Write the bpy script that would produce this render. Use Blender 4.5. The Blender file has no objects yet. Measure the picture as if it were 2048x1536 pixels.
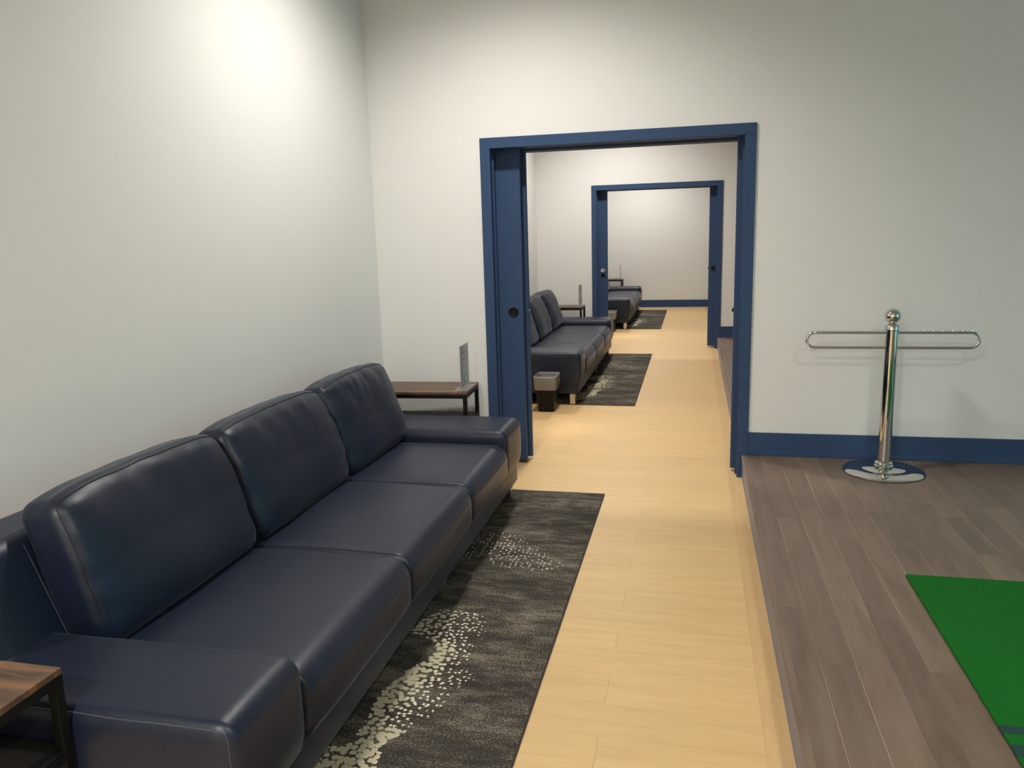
import bpy, bmesh, math, random
from mathutils import Vector, Matrix, noise

sc = bpy.context.scene
COL = sc.collection
random.seed(7)

# ------------------------------------------------------------------ camera
CAM_H = 1.58
ROWS = ((0.97438316, 0.22305675, -0.02869066),      # right
        (0.0143878, -0.18914018, -0.98184468),      # down
        (-0.22443364, 0.95628013, -0.1875043))      # forward
cd = bpy.data.cameras.new('camera')
cd.sensor_width = 36.0
cd.lens = 1564.634 / 2048 * 36.0
cd.clip_start = 0.05
cam = bpy.data.objects.new('camera', cd)
COL.objects.link(cam)
r, d, f = ROWS
cam.matrix_world = Matrix(((r[0], -d[0], -f[0], 0), (r[1], -d[1], -f[1], 0),
                           (r[2], -d[2], -f[2], CAM_H), (0, 0, 0, 1)))
sc.camera = cam

# ------------------------------------------------------------------ light and exposure
sc.view_settings.view_transform = 'Standard'
sc.view_settings.look = 'None'
sc.view_settings.gamma = 1.0
sc.view_settings.use_curve_mapping = False
sc.view_settings.exposure = 0.0
w = bpy.data.worlds.new('world')
sc.world = w
w.use_nodes = True
w.node_tree.nodes['Background'].inputs[0].default_value = (0.02, 0.02, 0.022, 1)
w.node_tree.nodes['Background'].inputs[1].default_value = 0.3
LAMP_W = 430.0
SPOT_DEG, SPOT_BLEND = 146.0, 0.8
LAMP_COL = (1.0, 0.95, 0.89)
SCREEN_STRENGTH = 2.2
CEIL = 3.60
# the downlights: (x, y, watts factor, beam if wider); built in ceiling_light() below
LAMPS = [(-1.02, 3.7, 0.88), (-1.3, -2.0, 2.5, 174.0), (1.2, -0.2, 0.9, 166.0), (-1.0, 6.2, 1.0), (-1.0, 9.4, 1.0),  # third lamp is an added fill for the right wall, no known fixture
         (-1.0, 12.0, 1.0), (-1.0, 15.3, 1.0)]

# ------------------------------------------------------------------ materials
def nodes(m):
    m.use_nodes = True
    return m.node_tree.nodes, m.node_tree.links, m.node_tree.nodes['Principled BSDF']

def mat(name, col, rough=0.5, metal=0.0, spec=0.5, bump=None, coat=0.0, vary=None):
    m = bpy.data.materials.new(name)
    n, l, b = nodes(m)
    b.inputs['Base Color'].default_value = (*col, 1)
    b.inputs['Roughness'].default_value = rough
    b.inputs['Metallic'].default_value = metal
    b.inputs['Specular IOR Level'].default_value = spec
    if coat:
        b.inputs['Coat Weight'].default_value = coat
    tc = n.new('ShaderNodeTexCoord')
    if bump:
        sc_, st_, dist = bump
        t = n.new('ShaderNodeTexNoise'); t.inputs['Scale'].default_value = sc_
        t.inputs['Detail'].default_value = 4
        l.new(tc.outputs['Object'], t.inputs['Vector'])
        bp = n.new('ShaderNodeBump'); bp.inputs['Strength'].default_value = st_
        bp.inputs['Distance'].default_value = dist
        l.new(t.outputs['Fac'], bp.inputs['Height'])
        l.new(bp.outputs['Normal'], b.inputs['Normal'])
    if vary:
        sc_, amt = vary
        t = n.new('ShaderNodeTexNoise'); t.inputs['Scale'].default_value = sc_
        l.new(tc.outputs['Object'], t.inputs['Vector'])
        mx = n.new('ShaderNodeMix'); mx.data_type = 'RGBA'
        mx.inputs['A'].default_value = (*[c * (1 - amt) for c in col], 1)
        mx.inputs['B'].default_value = (*[min(1, c * (1 + amt)) for c in col], 1)
        l.new(t.outputs['Fac'], mx.inputs['Factor'])
        l.new(mx.outputs['Result'], b.inputs['Base Color'])
    return m

def ramp(n, stops):
    r_ = n.new('ShaderNodeValToRGB')
    e = r_.color_ramp.elements
    e[0].position, e[0].color = stops[0][0], (*stops[0][1], 1)
    e[1].position, e[1].color = stops[-1][0], (*stops[-1][1], 1)
    for p, c in stops[1:-1]:
        x = e.new(p); x.color = (*c, 1)
    return r_

def wood(name, dark, mid, light, stretch, rough, rand=0.12, scale=1.0, bumpst=0.08, spec=0.4, hue=None):
    """procedural planks: world-space grain along one axis, tone from the object"""
    m = bpy.data.materials.new(name)
    n, l, b = nodes(m)
    g = n.new('ShaderNodeNewGeometry')
    oi = n.new('ShaderNodeObjectInfo')
    mp = n.new('ShaderNodeMapping'); mp.inputs['Scale'].default_value = stretch
    off = n.new('ShaderNodeVectorMath'); off.operation = 'SCALE'
    cb = n.new('ShaderNodeCombineXYZ')
    for i in range(3):
        l.new(oi.outputs['Random'], cb.inputs[i])
    l.new(cb.outputs[0], off.inputs[0]); off.inputs['Scale'].default_value = 37.0
    ad = n.new('ShaderNodeVectorMath'); ad.operation = 'ADD'
    l.new(g.outputs['Position'], ad.inputs[0]); l.new(off.outputs[0], ad.inputs[1])
    l.new(ad.outputs[0], mp.inputs['Vector'])
    t = n.new('ShaderNodeTexNoise'); t.inputs['Scale'].default_value = scale
    t.inputs['Detail'].default_value = 6; t.inputs['Roughness'].default_value = 0.62
    t.inputs['Distortion'].default_value = 0.6
    l.new(mp.outputs[0], t.inputs['Vector'])
    rp = ramp(n, [(0.28, dark), (0.5, mid), (0.75, light)])
    l.new(t.outputs['Fac'], rp.inputs[0])
    hs = n.new('ShaderNodeHueSaturation')
    mr = n.new('ShaderNodeMapRange')
    mr.inputs['To Min'].default_value = 1 - rand; mr.inputs['To Max'].default_value = 1 + rand
    l.new(oi.outputs['Random'], mr.inputs['Value'])
    l.new(mr.outputs[0], hs.inputs['Value'])
    l.new(rp.outputs[0], hs.inputs['Color'])
    l.new(hs.outputs[0], b.inputs['Base Color'])
    b.inputs['Roughness'].default_value = rough
    b.inputs['Specular IOR Level'].default_value = spec
    bp = n.new('ShaderNodeBump'); bp.inputs['Strength'].default_value = bumpst
    bp.inputs['Distance'].default_value = 0.002
    l.new(t.outputs['Fac'], bp.inputs['Height']); l.new(bp.outputs['Normal'], b.inputs['Normal'])
    return m

M = {}
M['wall'] = mat('wall_paint', (0.735, 0.732, 0.708), 0.75, spec=0.25, bump=(900, 0.05, 0.001))
M['ceiling'] = mat('ceiling_paint', (0.70, 0.69, 0.66), 0.85, spec=0.2, bump=(300, 0.05, 0.001))
M['blue'] = mat('navy_satin_paint', (0.039, 0.071, 0.146), 0.5, spec=0.11, bump=(60, 0.03, 0.002))
M['riser'] = mat('scuffed_blue_riser', (0.13, 0.16, 0.24), 0.35, spec=0.5, vary=(14, 0.35))
M['lvt'] = wood('blond_vinyl_plank', (0.575, 0.385, 0.180), (0.62, 0.418, 0.198), (0.67, 0.458, 0.225), (1.6, 19, 1), 0.42, rand=0.03, scale=1.5, bumpst=0.04)
M['lvt_joint'] = mat('vinyl_joint', (0.42, 0.28, 0.14), 0.7)
M['oak'] = wood('grey_brown_stained_oak', (0.115, 0.080, 0.056), (0.158, 0.112, 0.082), (0.20, 0.148, 0.108), (11, 1.1, 1), 0.38, rand=0.13, scale=1.6, bumpst=0.10)
M['oak_joint'] = mat('bare_oak_joint', (0.46, 0.37, 0.26), 0.7)
M['black_steel'] = mat('black_powder_steel', (0.006, 0.006, 0.006), 0.5, metal=0.0, spec=0.22, bump=(500, 0.05, 0.001))
M['black_plastic'] = mat('black_plastic', (0.007, 0.007, 0.009), 0.4, spec=0.2)
M['chrome'] = mat('polished_chrome', (0.70, 0.68, 0.65), 0.055, metal=1.0, vary=(30, 0.03))
M['brushed'] = mat('brushed_nickel', (0.62, 0.58, 0.52), 0.28, metal=1.0)
M['paper'] = mat('sign_paper', (0.26, 0.30, 0.35), 0.55, vary=(30, 0.04))
M['ink'] = mat('sign_ink', (0.03, 0.045, 0.06), 0.6)
M['binding'] = mat('rug_binding', (0.035, 0.028, 0.024), 0.9, bump=(900, 0.3, 0.002))
M['seam'] = mat('navy_thread', (0.006, 0.007, 0.012), 0.6)
M['stitch'] = mat('pale_thread', (0.045, 0.05, 0.065), 0.6)
M['turf_blue'] = mat('blue_turf_line', (0.003, 0.040, 0.036), 0.9, bump=(700, 0.6, 0.004))
M['frame_black'] = mat('black_fabric', (0.01, 0.01, 0.011), 0.9)

def glass(name, col, rough, alpha):
    m = bpy.data.materials.new(name)
    n, l, b = nodes(m)
    b.inputs['Base Color'].default_value = (*col, 1)
    b.inputs['Roughness'].default_value = rough
    b.inputs['Alpha'].default_value = alpha
    b.inputs['Specular IOR Level'].default_value = 0.7
    t = n.new('ShaderNodeTexNoise'); t.inputs['Scale'].default_value = 20
    bp = n.new('ShaderNodeBump'); bp.inputs['Strength'].default_value = 0.02
    l.new(t.outputs['Fac'], bp.inputs['Height']); l.new(bp.outputs['Normal'], b.inputs['Normal'])
    return m
M['acrylic'] = glass('clear_acrylic', (0.80, 0.82, 0.80), 0.06, 0.16)
M['liner'] = glass('clear_bin_liner', (0.60, 0.60, 0.60), 0.16, 0.36)

def leather():
    m = bpy.data.materials.new('navy_leather')
    n, l, b = nodes(m)
    tc = n.new('ShaderNodeTexCoord')
    t = n.new('ShaderNodeTexNoise'); t.inputs['Scale'].default_value = 5
    l.new(tc.outputs['Object'], t.inputs['Vector'])
    rp = ramp(n, [(0.3, (0.0042, 0.0088, 0.023)), (0.7, (0.0065, 0.0115, 0.028))])
    l.new(t.outputs['Fac'], rp.inputs[0]); l.new(rp.outputs[0], b.inputs['Base Color'])
    b.inputs['Roughness'].default_value = 0.40
    b.inputs['Specular IOR Level'].default_value = 0.46
    b.inputs['Sheen Weight'].default_value = 0.10
    b.inputs['Sheen Roughness'].default_value = 0.35
    b.inputs['Sheen Tint'].default_value = (0.82, 0.85, 1.0, 1)
    v = n.new('ShaderNodeTexVoronoi'); v.inputs['Scale'].default_value = 420
    l.new(tc.outputs['Object'], v.inputs['Vector'])
    bp = n.new('ShaderNodeBump'); bp.inputs['Strength'].default_value = 0.16
    bp.inputs['Distance'].default_value = 0.0012
    l.new(v.outputs['Distance'], bp.inputs['Height'])
    l.new(bp.outputs['Normal'], b.inputs['Normal'])
    return m
M['leather'] = leather()

def rustic():
    m = bpy.data.materials.new('rustic_brown_board')
    n, l, b = nodes(m)
    g = n.new('ShaderNodeTexCoord')
    mp = n.new('ShaderNodeMapping'); mp.inputs['Scale'].default_value = (3, 16, 3)
    l.new(g.outputs['Object'], mp.inputs['Vector'])
    t = n.new('ShaderNodeTexNoise'); t.inputs['Scale'].default_value = 1.6; t.inputs['Detail'].default_value = 6
    t.inputs['Distortion'].default_value = 1.2
    l.new(mp.outputs[0], t.inputs['Vector'])
    rp = ramp(n, [(0.25, (0.035, 0.018, 0.010)), (0.5, (0.115, 0.066, 0.038)), (0.72, (0.22, 0.105, 0.045))])
    l.new(t.outputs['Fac'], rp.inputs[0]); l.new(rp.outputs[0], b.inputs['Base Color'])
    b.inputs['Roughness'].default_value = 0.4
    return m
M['rustic'] = rustic()

def rug_mat():
    m = bpy.data.materials.new('charcoal_patterned_rug')
    n, l, b = nodes(m)
    tc = n.new('ShaderNodeTexCoord')
    def ns(scale, stretch, detail, rough=0.6):
        mp = n.new('ShaderNodeMapping'); mp.inputs['Scale'].default_value = stretch
        l.new(tc.outputs['Object'], mp.inputs['Vector'])
        t = n.new('ShaderNodeTexNoise'); t.inputs['Scale'].default_value = scale
        t.inputs['Detail'].default_value = detail; t.inputs['Roughness'].default_value = rough
        l.new(mp.outputs[0], t.inputs['Vector'])
        return t
    def math_(op, a, b_, clamp=False):
        x = n.new('ShaderNodeMath'); x.operation = op; x.use_clamp = clamp
        for i, v in enumerate((a, b_)):
            if isinstance(v, (int, float)): x.inputs[i].default_value = v
            else: l.new(v, x.inputs[i])
        return x.outputs[0]
    big = ns(1.0, (2.2, 6.5, 1), 3)
    mid = ns(1.0, (9, 26, 1), 4, 0.65)
    fine = ns(1.0, (120, 185, 1), 2, 0.8)
    s = math_('ADD', math_('MULTIPLY', big.outputs['Fac'], 0.85), math_('MULTIPLY', mid.outputs['Fac'], 0.55))
    s = math_('ADD', s, math_('MULTIPLY', fine.outputs['Fac'], 1.65))
    rp = ramp(n, [(0.43, (0.034, 0.030, 0.025)), (0.515, (0.060, 0.053, 0.043)), (0.60, (0.215, 0.192, 0.147))])
    l.new(math_('MULTIPLY', s, 0.333), rp.inputs[0])
    at = n.new('ShaderNodeAttribute'); at.attribute_name = 'dots'
    vo = n.new('ShaderNodeTexVoronoi'); vo.voronoi_dimensions = '2D'
    vo.inputs['Scale'].default_value = 44
    vo.inputs['Randomness'].default_value = 0.8
    wob = ns(1.0, (150, 150, 1), 2)
    av = n.new('ShaderNodeVectorMath'); av.operation = 'MULTIPLY_ADD'
    l.new(wob.outputs['Color'], av.inputs[0]); av.inputs[1].default_value = (0.012, 0.012, 0)
    l.new(tc.outputs['Object'], av.inputs[2])
    l.new(av.outputs[0], vo.inputs['Vector'])
    # dot radius grows with the density attribute; thin spots drop out by a random per cell
    thr = math_('MULTIPLY', math_('POWER', at.outputs['Fac'], 0.6), 0.56)
    dot = math_('LESS_THAN', vo.outputs['Distance'], thr)
    sp = n.new('ShaderNodeSeparateColor'); l.new(vo.outputs['Color'], sp.inputs[0])
    keep = math_('LESS_THAN', sp.outputs[0], math_('MULTIPLY', at.outputs['Fac'], 3.2))
    dot = math_('MULTIPLY', dot, keep)
    mx = n.new('ShaderNodeMix'); mx.data_type = 'RGBA'
    l.new(dot, mx.inputs['Factor'])
    l.new(rp.outputs[0], mx.inputs['A'])
    crm = ramp(n, [(0.25, (0.74, 0.69, 0.54)), (0.8, (0.47, 0.43, 0.30))])
    l.new(math_('MULTIPLY_ADD', sp.outputs[1], 0.25), crm.inputs[0])
    l.new(at.outputs['Fac'], crm.inputs[0].links[0].from_node.inputs[2])
    l.new(crm.outputs[0], mx.inputs['B'])
    l.new(mx.outputs['Result'], b.inputs['Base Color'])
    b.inputs['Roughness'].default_value = 0.95
    b.inputs['Specular IOR Level'].default_value = 0.1
    bp = n.new('ShaderNodeBump'); bp.inputs['Strength'].default_value = 0.3; bp.inputs['Distance'].default_value = 0.002
    l.new(fine.outputs['Fac'], bp.inputs['Height']); l.new(bp.outputs['Normal'], b.inputs['Normal'])
    return m
M['rug'] = rug_mat()

def turf():
    m = bpy.data.materials.new('green_turf')
    n, l, b = nodes(m)
    tc = n.new('ShaderNodeTexCoord')
    t = n.new('ShaderNodeTexNoise'); t.inputs['Scale'].default_value = 260; t.inputs['Detail'].default_value = 4
    l.new(tc.outputs['Object'], t.inputs['Vector'])
    t2 = n.new('ShaderNodeTexNoise'); t2.inputs['Scale'].default_value = 9
    l.new(tc.outputs['Object'], t2.inputs['Vector'])
    ad = n.new('ShaderNodeMath'); ad.operation = 'MULTIPLY_ADD'
    l.new(t2.outputs['Fac'], ad.inputs[0]); ad.inputs[1].default_value = 0.18
    l.new(t.outputs['Fac'], ad.inputs[2])
    rp = ramp(n, [(0.35, (0.004, 0.092, 0.009)), (0.85, (0.009, 0.145, 0.016))])
    l.new(ad.outputs[0], rp.inputs[0]); l.new(rp.outputs[0], b.inputs['Base Color'])
    b.inputs['Roughness'].default_value = 0.9; b.inputs['Specular IOR Level'].default_value = 0.15
    bp = n.new('ShaderNodeBump'); bp.inputs['Strength'].default_value = 0.7; bp.inputs['Distance'].default_value = 0.004
    l.new(t.outputs['Fac'], bp.inputs['Height']); l.new(bp.outputs['Normal'], b.inputs['Normal'])
    return m
M['turf'] = turf()

def emit(name, col, strength):
    m = bpy.data.materials.new(name)
    n, l, b = nodes(m)
    b.inputs['Base Color'].default_value = (0.1, 0.1, 0.1, 1)
    b.inputs['Emission Color'].default_value = (*col, 1)
    b.inputs['Emission Strength'].default_value = strength
    return m
M['lens'] = emit('lit_lens', LAMP_COL, 14.0)

def screen_mat():
    m = bpy.data.materials.new('lit_projection_screen')
    n, l, b = nodes(m)
    tc = n.new('ShaderNodeTexCoord')
    gr = n.new('ShaderNodeSeparateXYZ'); l.new(tc.outputs['Generated'], gr.inputs[0])
    rp = ramp(n, [(0.0, (0.03, 0.22, 0.16)), (0.4, (0.04, 0.34, 0.40)), (1.0, (0.05, 0.45, 0.62))])
    l.new(gr.outputs['Z'], rp.inputs[0])
    b.inputs['Base Color'].default_value = (0.5, 0.5, 0.5, 1)
    l.new(rp.outputs[0], b.inputs['Emission Color'])
    b.inputs['Emission Strength'].default_value = SCREEN_STRENGTH
    return m
M['screen'] = screen_mat()

# ------------------------------------------------------------------ mesh helpers
def tag(o, label=None, cat=None, group=None, kind=None):
    for k, v in (('label', label), ('category', cat), ('group', group), ('kind', kind)):
        if v: o[k] = v
    return o

def empty(name, loc, rz=0.0):
    o = bpy.data.objects.new(name, None)
    o.empty_display_size = 0.1
    o.location = loc; o.rotation_euler = (0, 0, rz)
    COL.objects.link(o)
    return o

class MB:
    """collects shapes in world coordinates, links them as one mesh object"""
    def __init__(s): s.v = []; s.f = []; s.sm = []
    def add(s, vs, fs, smooth=False):
        o = len(s.v); s.v += [tuple(p) for p in vs]
        s.f += [tuple(i + o for i in q) for q in fs]; s.sm += [smooth] * len(fs)
        return s
    def box(s, lo, hi, bev=0.0):
        if bev <= 0:
            (x0, y0, z0), (x1, y1, z1) = lo, hi
            vs = [(x, y, z) for z in (z0, z1) for y in (y0, y1) for x in (x0, x1)]
            return s.add(vs, [(0, 2, 3, 1), (4, 5, 7, 6), (0, 1, 5, 4), (2, 6, 7, 3), (0, 4, 6, 2), (1, 3, 7, 5)])
        vs, fs, _ = rbox(lo, hi, bev, 1, (0, 0, 0))
        return s.add(vs, fs, False)
    def tube(s, pts, rad, n=8, closed=False, caps=True):
        pts = [Vector(p) for p in pts]; N = len(pts)
        vs = []; fs = []
        up = None
        for i, p in enumerate(pts):
            a = pts[(i - 1) % N] if (closed or i > 0) else p
            b = pts[(i + 1) % N] if (closed or i < N - 1) else p
            t = (b - a).normalized()
            if up is None:
                up = Vector((0, 0, 1)) if abs(t.z) < 0.9 else Vector((1, 0, 0))
            sd = t.cross(up)
            if sd.length < 1e-5: sd = t.cross(Vector((0, 1, 0)))
            sd.normalize(); up = sd.cross(t).normalized()
            rr = rad[i] if isinstance(rad, (list, tuple)) else rad
            for k in range(n):
                an = 2 * math.pi * k / n
                vs.append(p + sd * (math.cos(an) * rr) + up * (math.sin(an) * rr))
        for i in range(N if closed else N - 1):
            j = (i + 1) % N
            for k in range(n):
                k2 = (k + 1) % n
                fs.append((i * n + k, i * n + k2, j * n + k2, j * n + k))
        if not closed and caps:
            fs.append(tuple(range(n))[::-1]); fs.append(tuple((N - 1) * n + k for k in range(n)))
        return s.add(vs, fs, True)
    def lathe(s, prof, c=(0, 0), n=48):
        vs = []; fs = []
        for (rr, z) in prof:
            for k in range(n):
                a = 2 * math.pi * k / n
                vs.append((c[0] + rr * math.cos(a), c[1] + rr * math.sin(a), z))
        for i in range(len(prof) - 1):
            for k in range(n):
                k2 = (k + 1) % n
                fs.append((i * n + k, i * n + k2, (i + 1) * n + k2, (i + 1) * n + k))
        fs.append(tuple(range(n))[::-1]); fs.append(tuple((len(prof) - 1) * n + k for k in range(n)))
        return s.add(vs, fs, True)
    def prism(s, poly, y0, y1):            # poly in x,z extruded along y
        n = len(poly)
        vs = [(x, y0, z) for x, z in poly] + [(x, y1, z) for x, z in poly]
        fs = [tuple(range(n))[::-1], tuple(range(n, 2 * n))]
        fs = [tuple(range(n)), tuple(range(2 * n - 1, n - 1, -1))]
        for i in range(n):
            j = (i + 1) % n
            fs.append((i, i + n, j + n, j))
        return s.add(vs, fs, False)
    def build(s, name, m, parent=None, bevel=0.0, origin=None, auto=True):
        me = bpy.data.meshes.new(name)
        o0 = Vector(parent.location) if parent is not None and origin is None else Vector(origin or (0, 0, 0))
        if parent is not None and parent.parent is not None and origin is None:
            o0 = Vector(parent['_o']) if '_o' in parent else Vector(parent.parent.location) + Vector(parent.location)
        me.from_pydata([tuple(Vector(p) - o0) for p in s.v], [], s.f)
        me.polygons.foreach_set('use_smooth', s.sm)
        bm = bmesh.new(); bm.from_mesh(me)
        bmesh.ops.recalc_face_normals(bm, faces=bm.faces)
        bm.to_mesh(me); bm.free()
        if any(s.sm): me.set_sharp_from_angle(angle=math.radians(38))
        me.materials.append(m)
        o = bpy.data.objects.new(name, me)
        COL.objects.link(o)
        if parent is not None: o.parent = parent
        else: o.location = o0
        if bevel:
            md = o.modifiers.new('bevel', 'BEVEL'); md.width = bevel; md.segments = 2; md.limit_method = 'ANGLE'
        return o

def rbox(lo, hi, rad, k, nflat, f=None):
    """rounded box grid; k arc steps per half corner, nflat extra flat samples; returns verts, faces, mapper"""
    c = Vector([(a + b) / 2 for a, b in zip(lo, hi)]); h = Vector([(b - a) / 2 for a, b in zip(lo, hi)])
    if not isinstance(rad, (tuple, list)): rad = (rad,) * 3
    R = [min(q, hh * 0.999) for q, hh in zip(rad, h)]
    def mapper(p):
        p = Vector(p)
        cl = Vector([max(-(h[i] - R[i]), min(h[i] - R[i], p[i])) for i in range(3)])
        dd = Vector([(p[i] - cl[i]) / R[i] for i in range(3)])
        if dd.length > 1e-9:
            dd.normalize()
        q = Vector([cl[i] + dd[i] * R[i] for i in range(3)])
        u = Vector([q[i] / h[i] for i in range(3)])
        q = q + c
        return f(q, u) if f else q
    ax = []
    for i in range(3):
        a = [h[i] - R[i] + R[i] * math.tan(math.radians(45.0 * j / k)) for j in range(0, k + 1)]
        fl = [-(h[i] - R[i]) + 2 * (h[i] - R[i]) * j / (nflat[i] + 1) for j in range(1, nflat[i] + 1)]
        ax.append([-x for x in reversed(a)] + fl + a)
    idx = {}; vs = []; fs = []
    n = [len(a) for a in ax]
    def vid(i, j, kk):
        key = (i, j, kk)
        if key not in idx:
            idx[key] = len(vs); vs.append(mapper((ax[0][i], ax[1][j], ax[2][kk])))
        return idx[key]
    for a, b, e in ((0, 1, 2), (1, 2, 0), (2, 0, 1)):
        for side in (0, n[e] - 1):
            for i in range(n[a] - 1):
                for j in range(n[b] - 1):
                    q = []
                    for (ii, jj) in ((i, j), (i + 1, j), (i + 1, j + 1), (i, j + 1)):
                        t = [0, 0, 0]; t[a] = ii; t[b] = jj; t[e] = side
                        q.append(vid(*t))
                    fs.append(tuple(q if side else q[::-1]))
    return vs, fs, (mapper, h)

def soft(name, lo, hi, rad, m, parent, k=4, nflat=(8, 8, 8), f=None):
    vs, fs, mp = rbox(lo, hi, rad, k, nflat, f)
    o = MB().add(vs, fs, True).build(name, m, parent)
    return o, mp

def copy_tree(o, parent=None):
    c = o.copy(); COL.objects.link(c)
    if parent is not None: c.parent = parent
    for ch in list(o.children): copy_tree(ch, c)
    return c

# ------------------------------------------------------------------ the setting
WL = -2.107                      # left wall plane
WR = 5.6                         # far right wall
Y1, Y2, Y3 = 5.06, 10.75, 16.70  # dividing walls and end wall
TH = 0.37                        # dividing wall thickness
YB = -3.6                        # wall behind the camera
PX = 0.318                       # platform edge
PZ = 0.15                        # platform height
OX0, OX1, OZ = -1.287, 0.287, 2.126   # door opening

fl = MB().box((WL, YB, -0.1), (PX, 7.0952, -0.004)).build('floor', M['lvt_joint'])
tag(fl, kind='structure')
far = MB().box((WL, 7.0952, -0.1), (PX, Y3, 0.0)).build('far_floor', M['lvt'], fl, origin=(0, 0, 0))
rear = MB().box((WL, YB, -0.004), (PX, 1.335, 0.0)).build('near_floor', M['lvt'], fl, origin=(0, 0, 0))
# vinyl planks lying across, staggered every other row, plus the narrow row along the platform
row_h = 0.18
XE = 0.237
y = 2.595 - 7 * row_h
k = 0
pm = {}
def plank(x0, x1, y0, y1, z0, z1, m, parent, name, gap, gapy=None, bev=0.0):
    gy = gap if gapy is None else gapy
    lx, ly = round(x1 - x0 - gap, 4), round(y1 - y0 - gy, 4)
    key = (name, lx, ly)
    if key not in pm:
        pm[key] = MB().box((-lx / 2, -ly / 2, z0), (lx / 2, ly / 2, z1), bev).build(name, m, parent, origin=(0, 0, 0))
        o = pm[key]
    else:
        o = pm[key].copy(); COL.objects.link(o)
    o.location = ((x0 + x1) / 2, (y0 + y1) / 2, 0)
    return o
while y < 7.0:
    odd = k % 2 == 0
    j = -0.275 if odd else -0.275 - 0.61
    xs = sorted(set([WL, XE] + [q for q in (j - 2.44, j - 1.22, j, j + 1.22) if WL + 0.05 < q < XE - 0.02]))
    for a, b in zip(xs[:-1], xs[1:]):
        plank(a, b, y, y + row_h, -0.004, 0.0, M['lvt'], fl, 'plank', 0.0005, bev=0.0002)
    k += 1; y += row_h
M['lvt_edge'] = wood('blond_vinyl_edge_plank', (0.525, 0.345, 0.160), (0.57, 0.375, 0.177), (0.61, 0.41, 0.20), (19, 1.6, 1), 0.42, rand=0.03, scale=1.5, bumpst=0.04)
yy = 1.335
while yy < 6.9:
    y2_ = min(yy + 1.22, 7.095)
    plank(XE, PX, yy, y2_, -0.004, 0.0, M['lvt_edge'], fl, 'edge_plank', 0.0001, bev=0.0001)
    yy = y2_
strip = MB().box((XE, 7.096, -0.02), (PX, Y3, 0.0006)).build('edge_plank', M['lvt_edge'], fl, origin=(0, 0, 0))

# raised platforms, one per bay
def platform(y0, y1, planks, name):
    p = MB().box((PX + 0.012, y0, -0.1), (WR, y1, PZ - 0.0009)).build(name, M['oak_joint'])
    tag(p, kind='structure')
    MB().box((PX, y0, 0.0), (PX + 0.012, y1, PZ - 0.018)).build('riser_board', M['riser'], p, origin=(0, 0, 0))
    MB().prism([(PX - 0.004, PZ - 0.017), (PX + 0.022, PZ - 0.017), (PX + 0.022, PZ), (PX + 0.001, PZ), (PX - 0.004, PZ - 0.004)], y0, y1).build('nosing', M['oak'], p, origin=(0, 0, 0))
    if not planks:
        MB().box((PX + 0.025, y0, PZ - 0.01), (WR, y1, PZ)).build('far_planks', M['oak'], p, origin=(0, 0, 0))
        return p
    rnd = random.Random(11)
    fixed = {2: [4.07], 3: [2.9], 1: [2.55], 4: [4.61, 4.07, 2.55], 5: [], 6: [3.83], 8: [4.04, 3.58], 9: [4.245]}
    W = 0.1125
    x = PX + 0.0222
    x_end = PX + 0.1095
    c = 0
    while x < 3.3:
        ends = [1.1]
        cur = 1.1 + rnd.uniform(0.2, 1.2)
        if c in fixed and fixed[c]:
            ends += sorted(fixed[c])
            cur = ends[-1] + rnd.uniform(0.6, 1.2)
        while cur < y1 - 0.3:
            ends.append(cur); cur += rnd.choice([0.45, 0.7, 0.95, 1.2]) * rnd.uniform(0.9, 1.1)
        ends.append(y1)
        for a, b in zip(ends[:-1], ends[1:]):
            g = rnd.choice([0.0006, 0.0010, 0.0015, 0.0021, 0.0026]) * (0.4 if c == 0 else 1)
            plank(x, x_end, a, b, PZ - 0.012, PZ, M['oak'], p, 'plank', g, 0.0004, bev=0.0003)
        x = x_end; x_end = x + W; c += 1
    MB().box((x, 1.1, PZ - 0.012), (WR, y1, PZ)).build('far_planks', M['oak'], p, origin=(0, 0, 0))
    MB().box((PX + 0.024, y0, PZ - 0.012), (WR, 1.0995, PZ)).build('near_planks', M['oak'], p, origin=(0, 0, 0))
    return p
platform(YB, Y1 - 0.018, True, 'floor_platform')
platform(Y1 + TH + 0.018, Y2 - 0.018, False, 'floor_platform')
platform(Y2 + TH + 0.018, Y3, False, 'floor_platform')

def struct(mb, name, m):
    return tag(mb.build(name, m), kind='structure')
struct(MB().box((WL - 0.12, YB, -0.1), (WL, Y3 + 0.12, CEIL)), 'wall_left', M['wall'])
struct(MB().box((WR, YB, -0.1), (WR + 0.12, Y3 + 0.12, CEIL)), 'wall_right', M['wall'])
struct(MB().box((WL - 0.12, YB - 0.12, -0.1), (WR + 0.12, YB, CEIL)), 'wall_rear', M['wall'])
struct(MB().box((WL, Y3, -0.1), (WR, Y3 + 0.12, CEIL)), 'wall_end', M['wall'])
struct(MB().box((WL - 0.12, YB - 0.12, CEIL), (WR + 0.12, Y3 + 0.12, CEIL + 0.1)), 'ceiling', M['ceiling'])

def divider(y0, name):
    mb = MB()
    mb.box((WL, y0, OZ + 0.02), (WR, y0 + TH, CEIL))                                   # header
    mb.box((WL, y0, 0), (OX0 - 0.016, y0 + 0.095, OZ + 0.02))                          # left skins, pocket between
    mb.box((WL, y0 + TH - 0.095, 0), (OX0 - 0.016, y0 + TH, OZ + 0.02))
    mb.box((OX1 + 0.016, y0, 0), (WR, y0 + 0.095, OZ + 0.02))
    mb.box((OX1 + 0.016, y0 + TH - 0.095, 0), (WR, y0 + TH, OZ + 0.02))
    return struct(mb, name, M['wall'])
divider(Y1, 'wall_divider_1')
divider(Y2, 'wall_divider_2')

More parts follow.
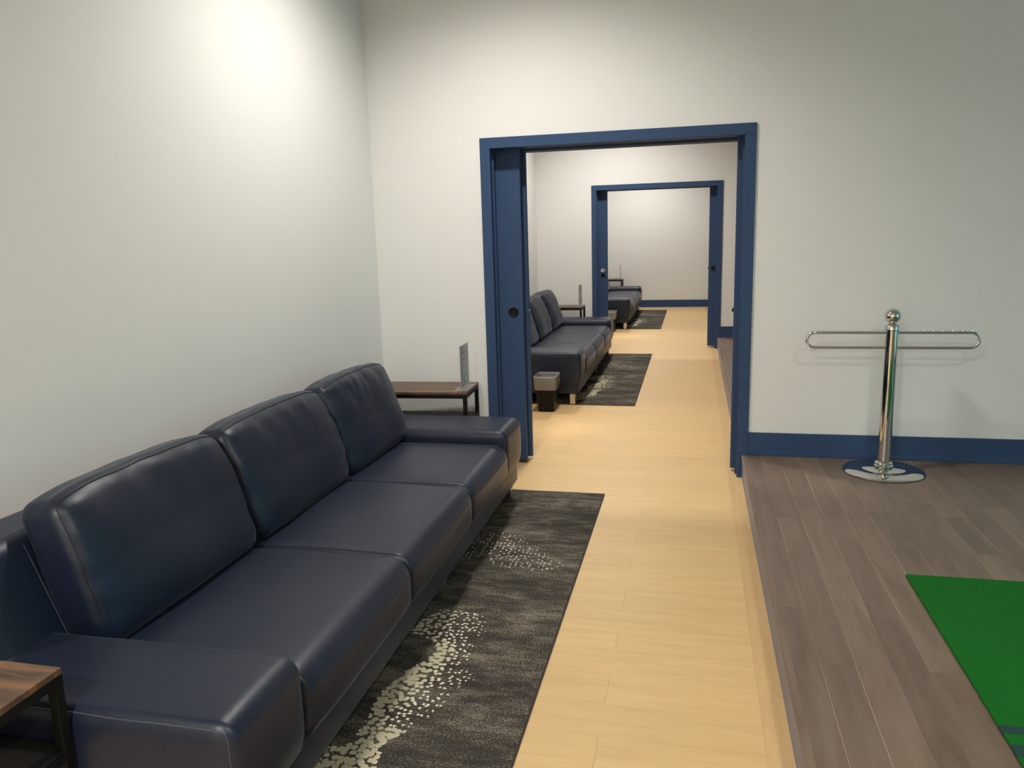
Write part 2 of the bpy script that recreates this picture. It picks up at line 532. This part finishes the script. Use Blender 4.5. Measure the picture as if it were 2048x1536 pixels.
def door(n, y0, ends, lever):
    """ends: x of (left front leaf, left rear leaf, right front leaf, right rear leaf)"""
    d = empty('door_%d' % n, ((OX0 + OX1) / 2, y0 + TH / 2, 0)); tag(d, kind='structure')
    CW = 0.066
    for yc, s in ((y0, -1), (y0 + TH, 1)):
        ya, yb = sorted((yc, yc + s * 0.016))
        MB().box((OX0 - CW, ya, 0), (OX0, yb, OZ), 0.002).build('casing', M['blue'], d)
        MB().box((OX1, ya, 0), (OX1 + CW, yb, OZ), 0.002).build('casing', M['blue'], d)
        MB().box((OX0 - CW, ya, OZ), (OX1 + CW, yb, OZ + CW), 0.002).build('head_casing', M['blue'], d)
    for (a, b) in ((y0, y0 + 0.1), (y0 + TH - 0.1, y0 + TH)):
        MB().box((OX0 - 0.018, a, 0), (OX0 - 0.004, b, OZ)).build('jamb', M['blue'], d)
        MB().box((OX1 + 0.004, a, 0), (OX1 + 0.018, b, OZ)).build('jamb', M['blue'], d)
        MB().box((OX0 - 0.004, a, OZ), (OX1 + 0.004, b, OZ + 0.018)).build('head_jamb', M['blue'], d)
    # small stop bead inside the left and right jamb
    MB().box((OX0 - 0.004, y0 + 0.052, 0), (OX0 + 0.008, y0 + 0.064, OZ)).build('stop_bead', M['blue'], d)
    MB().box((OX1 - 0.008, y0 + 0.052, 0), (OX1 + 0.004, y0 + 0.064, OZ)).build('stop_bead', M['blue'], d)
    leaves = [(-1, ends[0], y0 + 0.113), (-1, ends[1], y0 + 0.213), (1, ends[2], y0 + 0.113), (1, ends[3], y0 + 0.213)]
    for i, (sd, xe, ya) in enumerate(leaves):
        xa, xb = sorted((xe, xe + sd * 0.78))
        lf = MB().box((xa, ya, 0.022), (xb, ya + 0.042, OZ + 0.012), 0.0025).build('door_leaf', M['blue'], d)
        xc = xe + sd * 0.066
        if lever and i == 0:
            m = MB()
            m.tube([(xc, ya, 1.06), (xc, ya - 0.008, 1.06)], 0.026, 20)
            m.tube([(xc, ya - 0.008, 1.06), (xc, ya - 0.045, 1.06)], 0.010, 12)
            m.tube([(xc - 0.005, ya - 0.045, 1.06), (xc + 0.02, ya - 0.048, 1.062), (xc + 0.05, ya - 0.046, 1.064)], 0.009, 12)
            h_ = m.build('lever_handle', M['chrome'], d); h_['label'] = 'polished chrome lever handle'
            m2 = MB().tube([(xc, ya, 1.00), (xc, ya - 0.012, 1.00)], 0.022, 20)
            m2.build('lock_cylinder', M['black_steel'], d)
        elif i in (0, 2):
            m = MB()
            prof = []
            N = 28
            ring = [(0.034, 0.0), (0.0335, -0.004), (0.029, -0.006), (0.0245, -0.004), (0.022, -0.0012)]
            vs = []; fs = []
            for (rr, dy) in ring:
                for q in range(N):
                    a = 2 * math.pi * q / N
                    vs.append((xc + rr * math.cos(a), ya + dy, 1.062 + rr * math.sin(a)))
            for q in range(len(ring) - 1):
                for t in range(N):
                    t2 = (t + 1) % N
                    fs.append((q * N + t, q * N + t2, (q + 1) * N + t2, (q + 1) * N + t))
            fs.append(tuple((len(ring) - 1) * N + t for t in range(N)))
            m.add(vs, fs, True)
            m.build('flush_pull', M['black_steel'], d)
        if sd == 1 or i == 1:
            MB().box((xe - (0.012 if sd == 1 else 0.002), ya + 0.012, 1.056), (xe + (0.002 if sd == 1 else 0.005), ya + 0.03, 1.072), 0.001).build('edge_latch', M['black_steel'] if sd == 1 else M['brushed'], d)
    return d
door(1, Y1, (-1.122, -1.104, 0.252, 0.262), False)
door(2, Y2, (-1.154, -1.165, 0.190, 0.20), True)

def baseboard(x0, x1, yw, z, name, s=-1):
    mb = MB()
    ya, yb = sorted((yw, yw + s * 0.014)); mb.box((x0, ya, z), (x1, yb, z + 0.148), 0.003)
    o = tag(mb.build(name, M['blue']), kind='structure')
    ya, yb = sorted((yw + s * 0.014, yw + s * 0.024))
    MB().box((x0 + 0.08, ya, z), (x1, yb, z + 0.03), 0.003).build('shoe_moulding', M['blue'], o, origin=(0, 0, 0))
    return o
baseboard(OX1 + 0.066, WR, Y1, PZ, 'baseboard_right')
baseboard(WL, OX0 - 0.066, Y1, 0, 'baseboard_left')
baseboard(OX1 + 0.066, WR, Y2, PZ, 'baseboard_right')
baseboard(WL, OX0 - 0.066, Y2, 0, 'baseboard_left')
baseboard(WL, PX, Y3, 0, 'baseboard_end')
baseboard(PX, WR, Y3, PZ, 'baseboard_end')
bl = MB().box((WL, YB, 0), (WL + 0.014, Y1 - 0.025, 0.148), 0.003)
tag(bl.build('baseboard_side', M['blue']), kind='structure')
tag(MB().box((WL, Y1 + TH, 0), (WL + 0.014, Y2 - 0.025, 0.148), 0.003).build('baseboard_side', M['blue']), kind='structure')
tag(MB().box((WL, Y2 + TH, 0), (WL + 0.014, Y3 - 0.025, 0.148), 0.003).build('baseboard_side', M['blue']), kind='structure')

# ------------------------------------------------------------------ ceiling downlights
WHERE = ['over the near bay by the doorway', 'over the near end of the near bay sofa', 'over the near end of the platform, added to brighten the right wall', 'over the middle bay by the first doorway',
         'over the middle bay by the second doorway', 'over the far bay by the second doorway', 'over the far bay by the end wall']
for i, (x, y, p, *wide) in enumerate(LAMPS):
    e = empty('ceiling_light', (x, y, CEIL - 0.03))
    tag(e, 'round white flush ceiling light ' + WHERE[i], 'ceiling light', 'flush ceiling lights')
    MB().lathe([(0.13, CEIL - 0.0005), (0.185, CEIL - 0.0005), (0.185, CEIL - 0.012), (0.17, CEIL - 0.026), (0.15, CEIL - 0.026), (0.15, CEIL - 0.0010)], (x, y), 40).build('trim_ring', M['ceiling'], e)
    MB().lathe([(0.001, CEIL - 0.016), (0.149, CEIL - 0.016), (0.149, CEIL - 0.019), (0.001, CEIL - 0.019)], (x, y), 40).build('lens', M['lens'], e)
    ld = bpy.data.lights.new('lamp', 'SPOT'); ld.shadow_soft_size = 0.15
    ld.spot_size = math.radians(wide[0] if wide else SPOT_DEG); ld.spot_blend = SPOT_BLEND
    ld.energy = LAMP_W * p; ld.color = LAMP_COL
    lo = bpy.data.objects.new('lamp', ld); COL.objects.link(lo)
    lo.parent = e; lo.location = (0, 0, 0.005)

# ------------------------------------------------------------------ sofa
SY0, SY1 = 1.40, 4.49            # ends
A0, A1 = 1.738, 4.105            # inner arm faces
SEATS = [(1.738, 2.548), (2.548, 3.372), (3.372, 4.105)]
FX = -1.0

def make_sofa():
    root = empty('sofa', (-1.55, (SY0 + SY1) / 2, 0.0))
    # base rail
    soft('base', (-2.04, SY0 + 0.02, 0.105), (FX - 0.03, SY1 - 0.02, 0.235), 0.015, M['leather'], root, 2, (4, 20, 1))
    # back frame, front face leaning back
    def fb(q, u):
        x, y, z = q
        if u.x > 0:
            x -= max(0, z - 0.42) * 0.40 * min(1, u.x * 1.3)
        z += 0.004 * noise.noise(Vector((x * 4, y * 4, 3)))
        return Vector((x, y, z))
    bk, mpb = soft('backrest', (-2.075, SY0 + 0.005, 0.20), (-1.735, SY1 - 0.005, 0.775), (0.035, 0.03, 0.04), M['leather'], root, 4, (4, 40, 12), fb)
    mp, h = mpb
    yc = (SY0 + SY1) / 2
    for ys in (A0 + 0.012, A1 - 0.012):
        path = [mp((h.x, ys - yc, -h.z * 0.2 + (h.z * 1.2 - 0.001) * t / 12)) for t in range(12)]
        path += [mp((h.x * (1 - t / 6), ys - yc, h.z)) for t in range(1, 6)]
        MB().tube(path, 0.0014, 6).build('seam', M['stitch'], root)
    # arms
    for y0, y1, sgn in ((SY0, A0, -1), (A1, SY1, 1)):
        def fa(q, u):
            x, y, z = q
            z += 0.007 * (1 - u.x ** 2) * (1 - u.y ** 2) * (u.z > 0)
            z += 0.005 * noise.noise(Vector((x * 5, y * 5, 1))) * (u.z > 0)
            x += 0.012 * (1 - u.y ** 2) * (1 - u.z ** 2) * (u.x > 0)
            if u.x > 0.9 and z < 0.28: x -= (0.28 - z) * 0.25
            return Vector((x, y, z))
        arm, (mp, h) = soft('armrest', (-2.0, y0, 0.185), (FX - 0.005, y1, 0.50), (0.055, 0.03, 0.05), M['leather'], root, 5, (24, 10, 6), fa)
        # top stitched edges, running to the front corner and down
        for e in (-1, 1):
            path = [mp((-h.x + (2 * h.x) * t / 30, e * h.y, h.z)) for t in range(1, 31)]
            path += [mp((h.x, e * h.y, h.z - 2 * h.z * t / 14)) for t in range(1, 13)]
            MB().tube(path, 0.0018, 6).build('seam', M['stitch'], root)
    # seats
    for i, (y0, y1) in enumerate(SEATS):
        def fs_(q, u, i=i):
            x, y, z = q
            if u.z > 0:
                z += 0.016 * (1 - u.y ** 4) * (1 - abs(u.x) ** 3)
                z += 0.006 * noise.noise(Vector((x * 3.2, y * 3.2, 7 + i)))
            if u.x > 0:
                x += 0.016 * (1 - u.y ** 4) * (1 - u.z ** 2)
            if u.x > 0.8 and z < 0.27: x -= (0.27 - z) * 0.2
            return Vector((x, y, z))
        st, (mp, h) = soft('seat_cushion', (-1.74, y0 + 0.002, 0.20), (FX, y1 - 0.002, 0.428), (0.075, 0.022, 0.07), M['leather'], root, 5, (18, 18, 8), fs_)
        path = [mp((h.x, -h.y + 2 * h.y * t / 24, 0.058)) for t in range(0, 25)]
        MB().tube(path, 0.0016, 6).build('seam', M['seam'], root)
    # back cushions
    CU = [(1.760, 2.548), (2.582, 3.392), (3.426, 4.195)]
    for i, (y0, y1) in enumerate(CU):
        def fc(q, u, i=i):
            x, y, z = q
            t = (z - 0.42) / 0.46
            x -= (z - 0.43) * 0.27
            if u.z > 0.3:
                w_ = (u.z - 0.3) / 0.7
                z -= 0.022 * abs(u.y) ** 6 * w_
                z -= 0.030 * (1 - u.x) / 2 * w_
                z += 0.012 * (1 - u.y ** 2) * w_
            # belly of the front face
            if u.x > 0:
                s = (1 - u.y ** 4) * (1 - abs(u.z) ** 3)
                x += 0.026 * s * u.x
                x += 0.018 * (1 - u.y ** 4) * max(0.0, 1 - ((u.z + 0.45) / 0.55) ** 2) * u.x
                x -= 0.030 * max(0.0, (u.z - 0.15) / 0.85) ** 2 * u.x
                x -= 0.010 * max(0.0, (-u.z - 0.6) / 0.4) ** 2 * u.x
                lump = noise.noise(Vector((y * 3.1 + 5 * i, z * 3.4, 2.0 + i)))
                x += 0.016 * lump * u.x * (1 - u.z ** 4)
                # gathered creases hanging from the top seam
                crease = noise.noise(Vector((y * 10 + z * 4.0 + 11 * i, z * 4.5 + y * 1.5, 4.0))) + 0.5 * noise.noise(Vector((y * 21 - z * 6 + 3 * i, z * 7, 8.0)))
                dpt = max(0.0, u.z)
                x += 0.012 * crease * dpt ** 1.5 * u.x * (1 - max(0, (u.z - 0.86) / 0.14))
                # side pulls
                cr2 = noise.noise(Vector((y * 3, z * 14 + 3 * i, 9.0)))
                x += 0.012 * cr2 * abs(u.y) ** 3 * u.x * (1 - u.z ** 2)
            y += (0.014 * (1 - u.z ** 2) - 0.008 * max(0.0, (-u.z - 0.55) / 0.45) ** 2) * u.y * (0.3 if (i == 2 and u.y > 0) else 1)
            z += 0.004 * noise.noise(Vector((y * 8 + i, x * 3, 1.0))) * (u.z > 0)
            return Vector((x, y, z))
        cu, (mp, h) = soft('back_cushion', (-1.775, y0, 0.425), (-1.605, y1, 0.893), (0.045, 0.035, 0.045), M['leather'], root, 4, (8, 46, 34), fc)
        path = [mp((h.x, -h.y, -h.z * 0.6 + 1.55 * h.z * t / 20)) for t in range(0, 21)]
        path += [mp((h.x, -h.y + 2 * h.y * t / 40, h.z)) for t in range(1, 40)]
        path += [mp((h.x, h.y, h.z * 0.95 - 1.55 * h.z * t / 20)) for t in range(0, 21)]
        MB().tube(path, 0.0026, 6).build('seam', M['seam'], root)
    # blade legs
    for (lx, ly) in ((-1.085, SY0 + 0.06), (-1.085, 3.08), (-1.085, SY1 - 0.06), (-1.98, SY0 + 0.06), (-1.98, 3.08), (-1.98, SY1 - 0.06)):
        b0, t0 = 0.03, 0.055
        vs = []
        for z, hw in ((0.0088, b0), (0.108, t0)):
            for dx, dy in ((-0.025, -hw), (0.025, -hw), (0.025, hw), (-0.025, hw)):
                vs.append((lx + dx, ly + dy, z))
        lg = MB().add(vs, [(0, 1, 2, 3), (4, 5, 6, 7), (0, 1, 5, 4), (1, 2, 6, 5), (2, 3, 7, 6), (3, 0, 4, 7)]).build('leg', M['brushed'], root, bevel=0.003)
        lg['label'] = 'short tapered metal leg'
    return root
sofa = make_sofa()
tag(sofa, 'large navy leather three-seat sofa in front, nearest of the three', 'sofa', 'navy leather sofas along the left wall')
s2 = copy_tree(sofa); s2.location.y += 5.65
s2['label'] = 'navy leather sofa seen through the first doorway, in the middle bay'
s3 = copy_tree(sofa); s3.location.y += 11.42
s3['label'] = 'navy leather sofa in the farthest bay beyond the second doorway'

# ------------------------------------------------------------------ rugs
RX0, RX1, RY0, RY1 = -2.03, -0.515, 1.47, 4.575
def interp(pts, t):
    if t <= pts[0][0]: return pts[0][1]
    for (a, va), (b, vb) in zip(pts[:-1], pts[1:]):
        if t <= b: return va + (vb - va) * (t - a) / (b - a)
    return pts[-1][1]
BL = [(2.12, -1.04), (2.25, -1.065), (2.375, -1.045), (2.49, -1.0), (2.6, -0.945), (2.70, -0.96), (2.76, -1.10), (2.85, -1.10), (2.96, -1.03)]
BR = [(2.12, -0.90), (2.27, -0.79), (2.42, -0.75), (2.5, -0.75), (2.6, -0.79), (2.73, -0.81), (2.86, -0.78), (2.96, -0.86)]
def dots(x, y):
    d_ = 0.0
    wob = 0.05 * noise.noise(Vector((x * 9, y * 9, 0)))
    if 2.10 < y < 2.97:
        l_, r_ = interp(BL, y), interp(BR, y)
        t = (x - l_ + wob * 0.4) / (r_ - l_)
        if 0 < t < 1:
            peak = interp([(2.1, 1.0), (2.6, 1.0), (2.72, 0.75), (2.8, 0.42), (2.97, 0.28)], y)
            d_ = max(d_, peak * max(0.0, 1 - 1.9 * t) ** 1.0 + 0.27 * (1 - t ** 8))
    if 1.55 < y < 2.14:
        l_ = interp([(1.55, -1.5), (1.9, -1.2), (2.0, -1.13), (2.06, -1.03), (2.14, -1.03)], y)
        r_ = interp([(1.55, -1.15), (1.75, -1.0), (1.95, -0.92), (2.06, -0.925), (2.14, -0.89)], y) + wob * 0.5
        if l_ < x < r_:
            t = (x - l_) / (r_ - l_)
            d_ = max(d_, 0.62 + 0.4 * t + 0.3 * noise.noise(Vector((x * 11, y * 11, 3))))
    # thin scattered flock farther off
    if 3.40 < y < 3.95 and -1.35 < x < -0.6:
        a = 1 - abs((y - interp([(-1.35, 3.75), (-1.0, 3.70), (-0.64, 3.48)], x)) / interp([(-1.35, 0.3), (-1.05, 0.22), (-0.85, 0.20), (-0.62, 0.07)], x))
        if a + 3 * wob > 0: d_ = max(d_, 0.115 + 0.09 * max(0, min(1, a)))
    # cream drift hidden partly below the seat, it comes out farther along the pile
    return max(0.0, min(1.0, d_))
def make_rug():
    root = empty('area_rug', ((RX0 + RX1) / 2, (RY0 + RY1) / 2, 0.0))
    nx, ny = 120, 246
    vs = []; fs = []
    for j in range(ny + 1):
        for i in range(nx + 1):
            vs.append((RX0 + (RX1 - RX0) * i / nx, RY0 + (RY1 - RY0) * j / ny, 0.0075))
    for j in range(ny):
        for i in range(nx):
            a = j * (nx + 1) + i
            fs.append((a, a + 1, a + nx + 2, a + nx + 1))
    o = MB().add(vs, fs).build('pile', M['rug'], root)
    at = o.data.attributes.new('dots', 'FLOAT', 'POINT')
    at.data.foreach_set('value', [dots(v[0], v[1]) for v in vs])
    md = MB().box((RX0, RY0, 0.0003), (RX1, RY1, 0.0065)).build('backing', M['binding'], root)
    for p, q in (((RX0, RY0), (RX1, RY0)), ((RX1, RY0), (RX1, RY1)), ((RX1, RY1), (RX0, RY1)), ((RX0, RY1), (RX0, RY0))):
        MB().tube([(p[0], p[1], 0.0043), (q[0], q[1], 0.0043)], 0.0042, 8).build('binding', M['binding'], root)
    return root
rug = make_rug()
tag(rug, 'charcoal rug with cream speckles under the nearest sofa', 'rug', 'charcoal speckled rugs')
r2 = copy_tree(rug); r2.location.y += 5.62
r2['label'] = 'charcoal speckled rug under the middle bay sofa, beyond the first doorway'
r3 = copy_tree(rug); r3.location.y += 11.43
r3['label'] = 'charcoal speckled rug in the farthest bay, smallest in view'

# ------------------------------------------------------------------ side tables
def make_table():
    root = empty('side_table', (0, 0, 0))
    W, D, Z = 0.66, 0.36, 0.615
    t = MB().box((-W / 2, -D / 2, Z - 0.016), (W / 2, D / 2, Z), 0.001).build('table_top', M['rustic'], root)
    t['label'] = 'rustic brown wood-look board'
    s = 0.024
    fr = MB()
    for y in (-D / 2, D / 2 - s):
        fr.box((-W / 2, y, Z - 0.016 - s), (W / 2, y + s, Z - 0.0163))
    for x in (-W / 2, W / 2 - s):
        fr.box((x, -D / 2 + s, Z - 0.016 - s), (x + s, D / 2 - s, Z - 0.0163))
    fr.build('top_frame', M['black_steel'], root)
    for x in (-W / 2, W / 2 - s):
        for y in (-D / 2, D / 2 - s):
            MB().box((x, y, 0.0), (x + s, y + s, Z - 0.016 - s - 0.0002), 0.001).build('leg', M['black_steel'], root)
    sh = MB().box((-W / 2 + s, -D / 2 + 0.004, 0.400), (W / 2 - s, D / 2 - 0.004, 0.412)).build('shelf', M['rustic2'], root)
    lo_ = MB()
    for y in (-D / 2 + 0.001, D / 2 - s + 0.001):
        lo_.box((-W / 2 + s, y, 0.382), (W / 2 - s, y + s - 0.002, 0.3998))
    for x in (-W / 2 + 0.001, W / 2 - s + 0.001):
        lo_.box((x, -D / 2 + s, 0.382), (x + s - 0.002, D / 2 - s, 0.412))
    lo_.build('shelf_frame', M['black_steel'], root)
    return root
M['rustic2'] = mat('dark_shelf_board', (0.010, 0.008, 0.006), 0.5, spec=0.25, vary=(9, 0.4))
tb = make_table()
tb.location = (-1.72, 4.782, 0); tb.rotation_euler.z = math.radians(3)
tag(tb, 'rustic side table between the nearest sofa and the doorway wall', 'table', 'rustic side tables')
t0 = copy_tree(tb); t0.location = (-1.432 - 0.33, 1.392 - 0.18, 0); t0.rotation_euler.z = 0
t0['label'] = 'rustic side table at the bottom left corner, cut off by the frame'
t2 = copy_tree(tb); t2.location = (-1.765, 10.43, 0); t2.rotation_euler.z = 0
t2['label'] = 'rustic side table behind the middle bay sofa, beside the second doorway'
t3 = copy_tree(tb); t3.location = (-1.765, 16.42, 0); t3.rotation_euler.z = 0
t3['label'] = 'rustic side table in the farthest bay by the end wall'

# ------------------------------------------------------------------ table sign holders
def make_sign():
    root = empty('sign_holder', (0, 0, 0))
    H, W = 0.28, 0.215
    MB().box((-0.045, -W / 2 - 0.004, 0), (0.045, W / 2 + 0.004, 0.005), 0.001).build('base', M['acrylic'], root)
    MB().box((-0.004, -W / 2, 0.0052), (-0.0018, W / 2, H + 0.006)).build('panel', M['acrylic'], root)
    MB().box((0.0018, -W / 2, 0.0052), (0.004, W / 2, H + 0.006)).build('panel', M['acrylic'], root)
    card = MB().box((-0.0012, -W / 2 + 0.004, 0.018), (0.0012, W / 2 - 0.004, H)).build('card', M['paper'], root)
    # unreadable print lines, face towards the room
    pr = MB()
    rnd = random.Random(3)
    def line(z, hgt, half, y=0.0):
        p = y - half
        while p < y + half - 0.004:
            e = min(y + half, p + rnd.uniform(0.008, 0.026))
            pr.box((0.0012, p, z - hgt / 2), (0.00135, e, z + hgt / 2)); p = e + 0.004
    for (z, hg, hf) in ((0.232, 0.009, 0.082), (0.199, 0.0045, 0.045), (0.188, 0.0045, 0.035), (0.088, 0.005, 0.062), (0.075, 0.0045, 0.045), (0.044, 0.010, 0.028)):
        line(z, hg, hf)
    pr.build('print', M['ink'], card, origin=(0, 0, 0))['kind'] = 'stuff'
    return root
M['paper'].node_tree.nodes['Principled BSDF'].inputs['Roughness'].default_value = 0.35
sg = make_sign()
sg.location = (-1.432, 4.775, 0.6152); sg.rotation_euler.z = math.radians(2)
tag(sg, 'clear acrylic sign holder with blue-grey card on the nearest wall table', 'sign', 'acrylic table signs')
g2 = copy_tree(sg); g2.location = (-1.475, 10.43, 0.6152); g2.rotation_euler.z = math.radians(-3)
g2['label'] = 'acrylic sign holder on the middle bay side table'
g3 = copy_tree(sg); g3.location = (-1.48, 16.42, 0.6152)
g3['label'] = 'acrylic sign holder on the farthest side table'

# ------------------------------------------------------------------ waste bins
def make_bin():
    root = empty('waste_bin', (0, 0, 0))
    H = 0.315
    levels = [(0.0, 0.070, 0.085), (0.012, 0.074, 0.090), (H * 0.55, 0.086, 0.112), (H, 0.098, 0.136)]
    def ring(hx, hy, z, r_=0.03, n=5):
        p = []
        for cx, cy, a0 in ((1, 1, 0), (-1, 1, 90), (-1, -1, 180), (1, -1, 270)):
            for k_ in range(n + 1):
                a = math.radians(a0 + 90 * k_ / n)
                p.append((cx * (hx - r_) + r_ * math.cos(a), cy * (hy - r_) + r_ * math.sin(a), z))
        return p
    def shell(lv, closed_bottom=True):
        vs = []; fs = []
        for (z, hx, hy) in lv: vs += ring(hx, hy, z)
        n = 24
        for i in range(len(lv) - 1):
            for k_ in range(n):
                k2 = (k_ + 1) % n
                fs.append((i * n + k_, i * n + k2, (i + 1) * n + k2, (i + 1) * n + k_))
        if closed_bottom: fs.append(tuple(range(n))[::-1])
        return vs, fs
    inner = [(H, 0.093, 0.131), (0.02, 0.07, 0.086)]
    vs, fs = shell(levels)
    n = 24
    o = len(vs)
    for (z, hx, hy) in inner: vs += ring(hx, hy, z)
    for k_ in range(n):
        k2 = (k_ + 1) % n
        fs.append(((len(levels) - 1) * n + k_, (len(levels) - 1) * n + k2, o + k2, o + k_))
        fs.append((o + k_, o + k2, o + n + k2, o + n + k_))
    fs.append(tuple(o + n + k_ for k_ in range(n)))
    MB().add(vs, fs, True).build('bin_body', M['black_plastic'], root)
    # liner folded over the rim: outer skirt, rim roll, inner sheet, creased
    rnd = random.Random(5)
    prof = [(0.205, 0.096, 0.128), (0.24, 0.1005, 0.134), (0.30, 0.1025, 0.141), (H + 0.012, 0.102, 0.140), (H + 0.014, 0.094, 0.132), (0.27, 0.087, 0.122), (0.16, 0.078, 0.10)]
    vs = []; fs = []
    for i, (z, hx, hy) in enumerate(prof):
        for q, p in enumerate(ring(hx, hy, z)):
            w_ = 0.0045 * noise.noise(Vector((q * 0.9, i * 0.8, 1))) if i not in (3, 4) else 0.001
            zz = p[2] + (0.012 * noise.noise(Vector((q * 0.5, 3, i))) if i == 0 else 0)
            ln = math.hypot(p[0], p[1])
            vs.append((p[0] * (1 + w_ / ln), p[1] * (1 + w_ / ln), zz))
    for i in range(len(prof) - 1):
        for k_ in range(n):
            k2 = (k_ + 1) % n
            fs.append((i * n + k_, i * n + k2, (i + 1) * n + k2, (i + 1) * n + k_))
    MB().add(vs, fs, True).build('bin_liner', M['liner'], root)
    return root
bn = make_bin()
bn.location = (-1.283, 6.86, 0)
tag(bn, 'black wastebasket with clear liner just past the first doorway', 'bin', 'black wastebaskets')
b2 = copy_tree(bn); b2.location = (-1.30, 12.62, 0)
b2['label'] = 'black wastebasket with clear liner past the second doorway'

# ------------------------------------------------------------------ chrome stand
cx, cy = 1.10, 4.785
st = empty('club_stand', (cx, cy, PZ))
tag(st, 'polished chrome post stand with two looped side rails on the platform', 'stand')
z = PZ
MB().lathe([(0.218, z + 0.0003), (0.223, z + 0.006), (0.217, z + 0.013), (0.19, z + 0.019), (0.128, z + 0.026), (0.122, z + 0.024), (0.118, z + 0.0275), (0.075, z + 0.033), (0.055, z + 0.036), (0.001, z + 0.036)], (cx, cy), 72).build('base', M['chrome'], st)
MB().lathe([(0.05, z + 0.0355), (0.057, z + 0.042), (0.05, z + 0.049), (0.045, z + 0.051), (0.051, z + 0.058), (0.045, z + 0.066), (0.039, z + 0.068), (0.039, z + 0.0355)], (cx, cy), 48).build('collar', M['chrome'], st)
MB().lathe([(0.037, z + 0.0362), (0.037, 0.985), (0.030, 0.985)], (cx, cy), 48).build('post', M['chrome'], st)
MB().lathe([(0.037, 0.986), (0.0395, 0.988), (0.0395, 1.006), (0.036, 1.014), (0.024, 1.021), (0.016, 1.026), (0.016, 1.031), (0.001, 1.031)], (cx, cy), 48).build('cap', M['chrome'], st)
RB = 0.044
MB().lathe([(max(0.001, RB * math.sin(math.pi * i / 24)), 1.066 - RB * math.cos(math.pi * i / 24)) for i in range(25)], (cx, cy), 48).build('ball_finial', M['chrome'], st)
for s in (-1, 1):
    zt, zb, rr = 0.972, 0.886, 0.043
    x_end = 0.453
    pts = [(cx + s * 0.030, cy, zt)]
    for t in range(1, 16): pts.append((cx + s * (0.030 + (x_end - rr - 0.030) * t / 15), cy, zt))
    for t in range(1, 13):
        a = math.pi / 2 - math.pi * t / 12
        pts.append((cx + s * (x_end - rr + rr * math.cos(a)), cy, (zt + zb) / 2 + rr * math.sin(a)))
    for t in range(1, 16): pts.append((cx + s * (x_end - rr - (x_end - rr - 0.030) * t / 15), cy, zb))
    rl = MB().tube(pts, 0.0085, 12).build('loop_rail', M['chrome'], st)
    for t in range(7):
        xx = cx + s * (0.115 + t * 0.0498)
        nb = MB().tube([(xx, cy, zt + 0.0070), (xx, cy, zt + 0.0125)], [0.0042, 0.0034], 8).build('peg', M['chrome'], st)

# ------------------------------------------------------------------ turf mat
tx0, tx1, ty0, ty1, tz = 0.868, 3.0, 0.6, 3.293, PZ + 0.0125
tr = empty('turf_mat', ((tx0 + tx1) / 2, (ty0 + ty1) / 2, PZ))
tag(tr, 'bright green artificial turf hitting mat on the grey wood platform', 'mat')
def turf_strip(a, b, m, name):
    nx = 60; rnd = random.Random(int(a * 1000))
    vs, fs, _ = rbox((tx0, a, PZ + 0.0003), (tx1, b, tz), 0.003, 2, (nx, max(4, int((b - a) / 0.03)), 0),
        lambda q, u: Vector((q.x + (0.0022 * noise.noise(Vector((q.y * 70, 0, q.z * 60))) if abs(u.x) > 0.99 else 0), q.y, q.z + (0.0012 * noise.noise(q * 45) if u.z > 0 else 0))))
    MB().add(vs, fs, True).build(name, m, tr)
bands = [(ty0, 2.128, 0), (2.128, 2.182, 1), (2.182, 2.232, 0), (2.232, 2.270, 1), (2.270, ty1, 0)]
for a, b, kd in bands:
    turf_strip(a, b, M['turf_blue' if kd else 'turf'], 'marking_line' if kd else 'turf_panel')

# ------------------------------------------------------------------ projection screen the platform faces (its cyan glow shows in the chrome)
ss = empty('projection_screen', (5.0, 2.0, PZ))
tag(ss, 'lit cyan golf projection screen in a black frame at the platform end', 'screen')
MB().box((5.0, 0.3, PZ + 0.03), (5.02, 3.7, 2.75)).build('screen_cloth', M['screen'], ss)
for lo, hi in (((4.95, 0.2, PZ), (5.06, 0.3, 2.85)), ((4.95, 3.7, PZ), (5.06, 3.8, 2.85)), ((4.95, 0.3, 2.75), (5.06, 3.7, 2.85)), ((4.97, 0.3, PZ), (5.06, 3.7, PZ + 0.03))):
    MB().box(lo, hi, 0.01).build('frame_rail', M['frame_black'], ss)
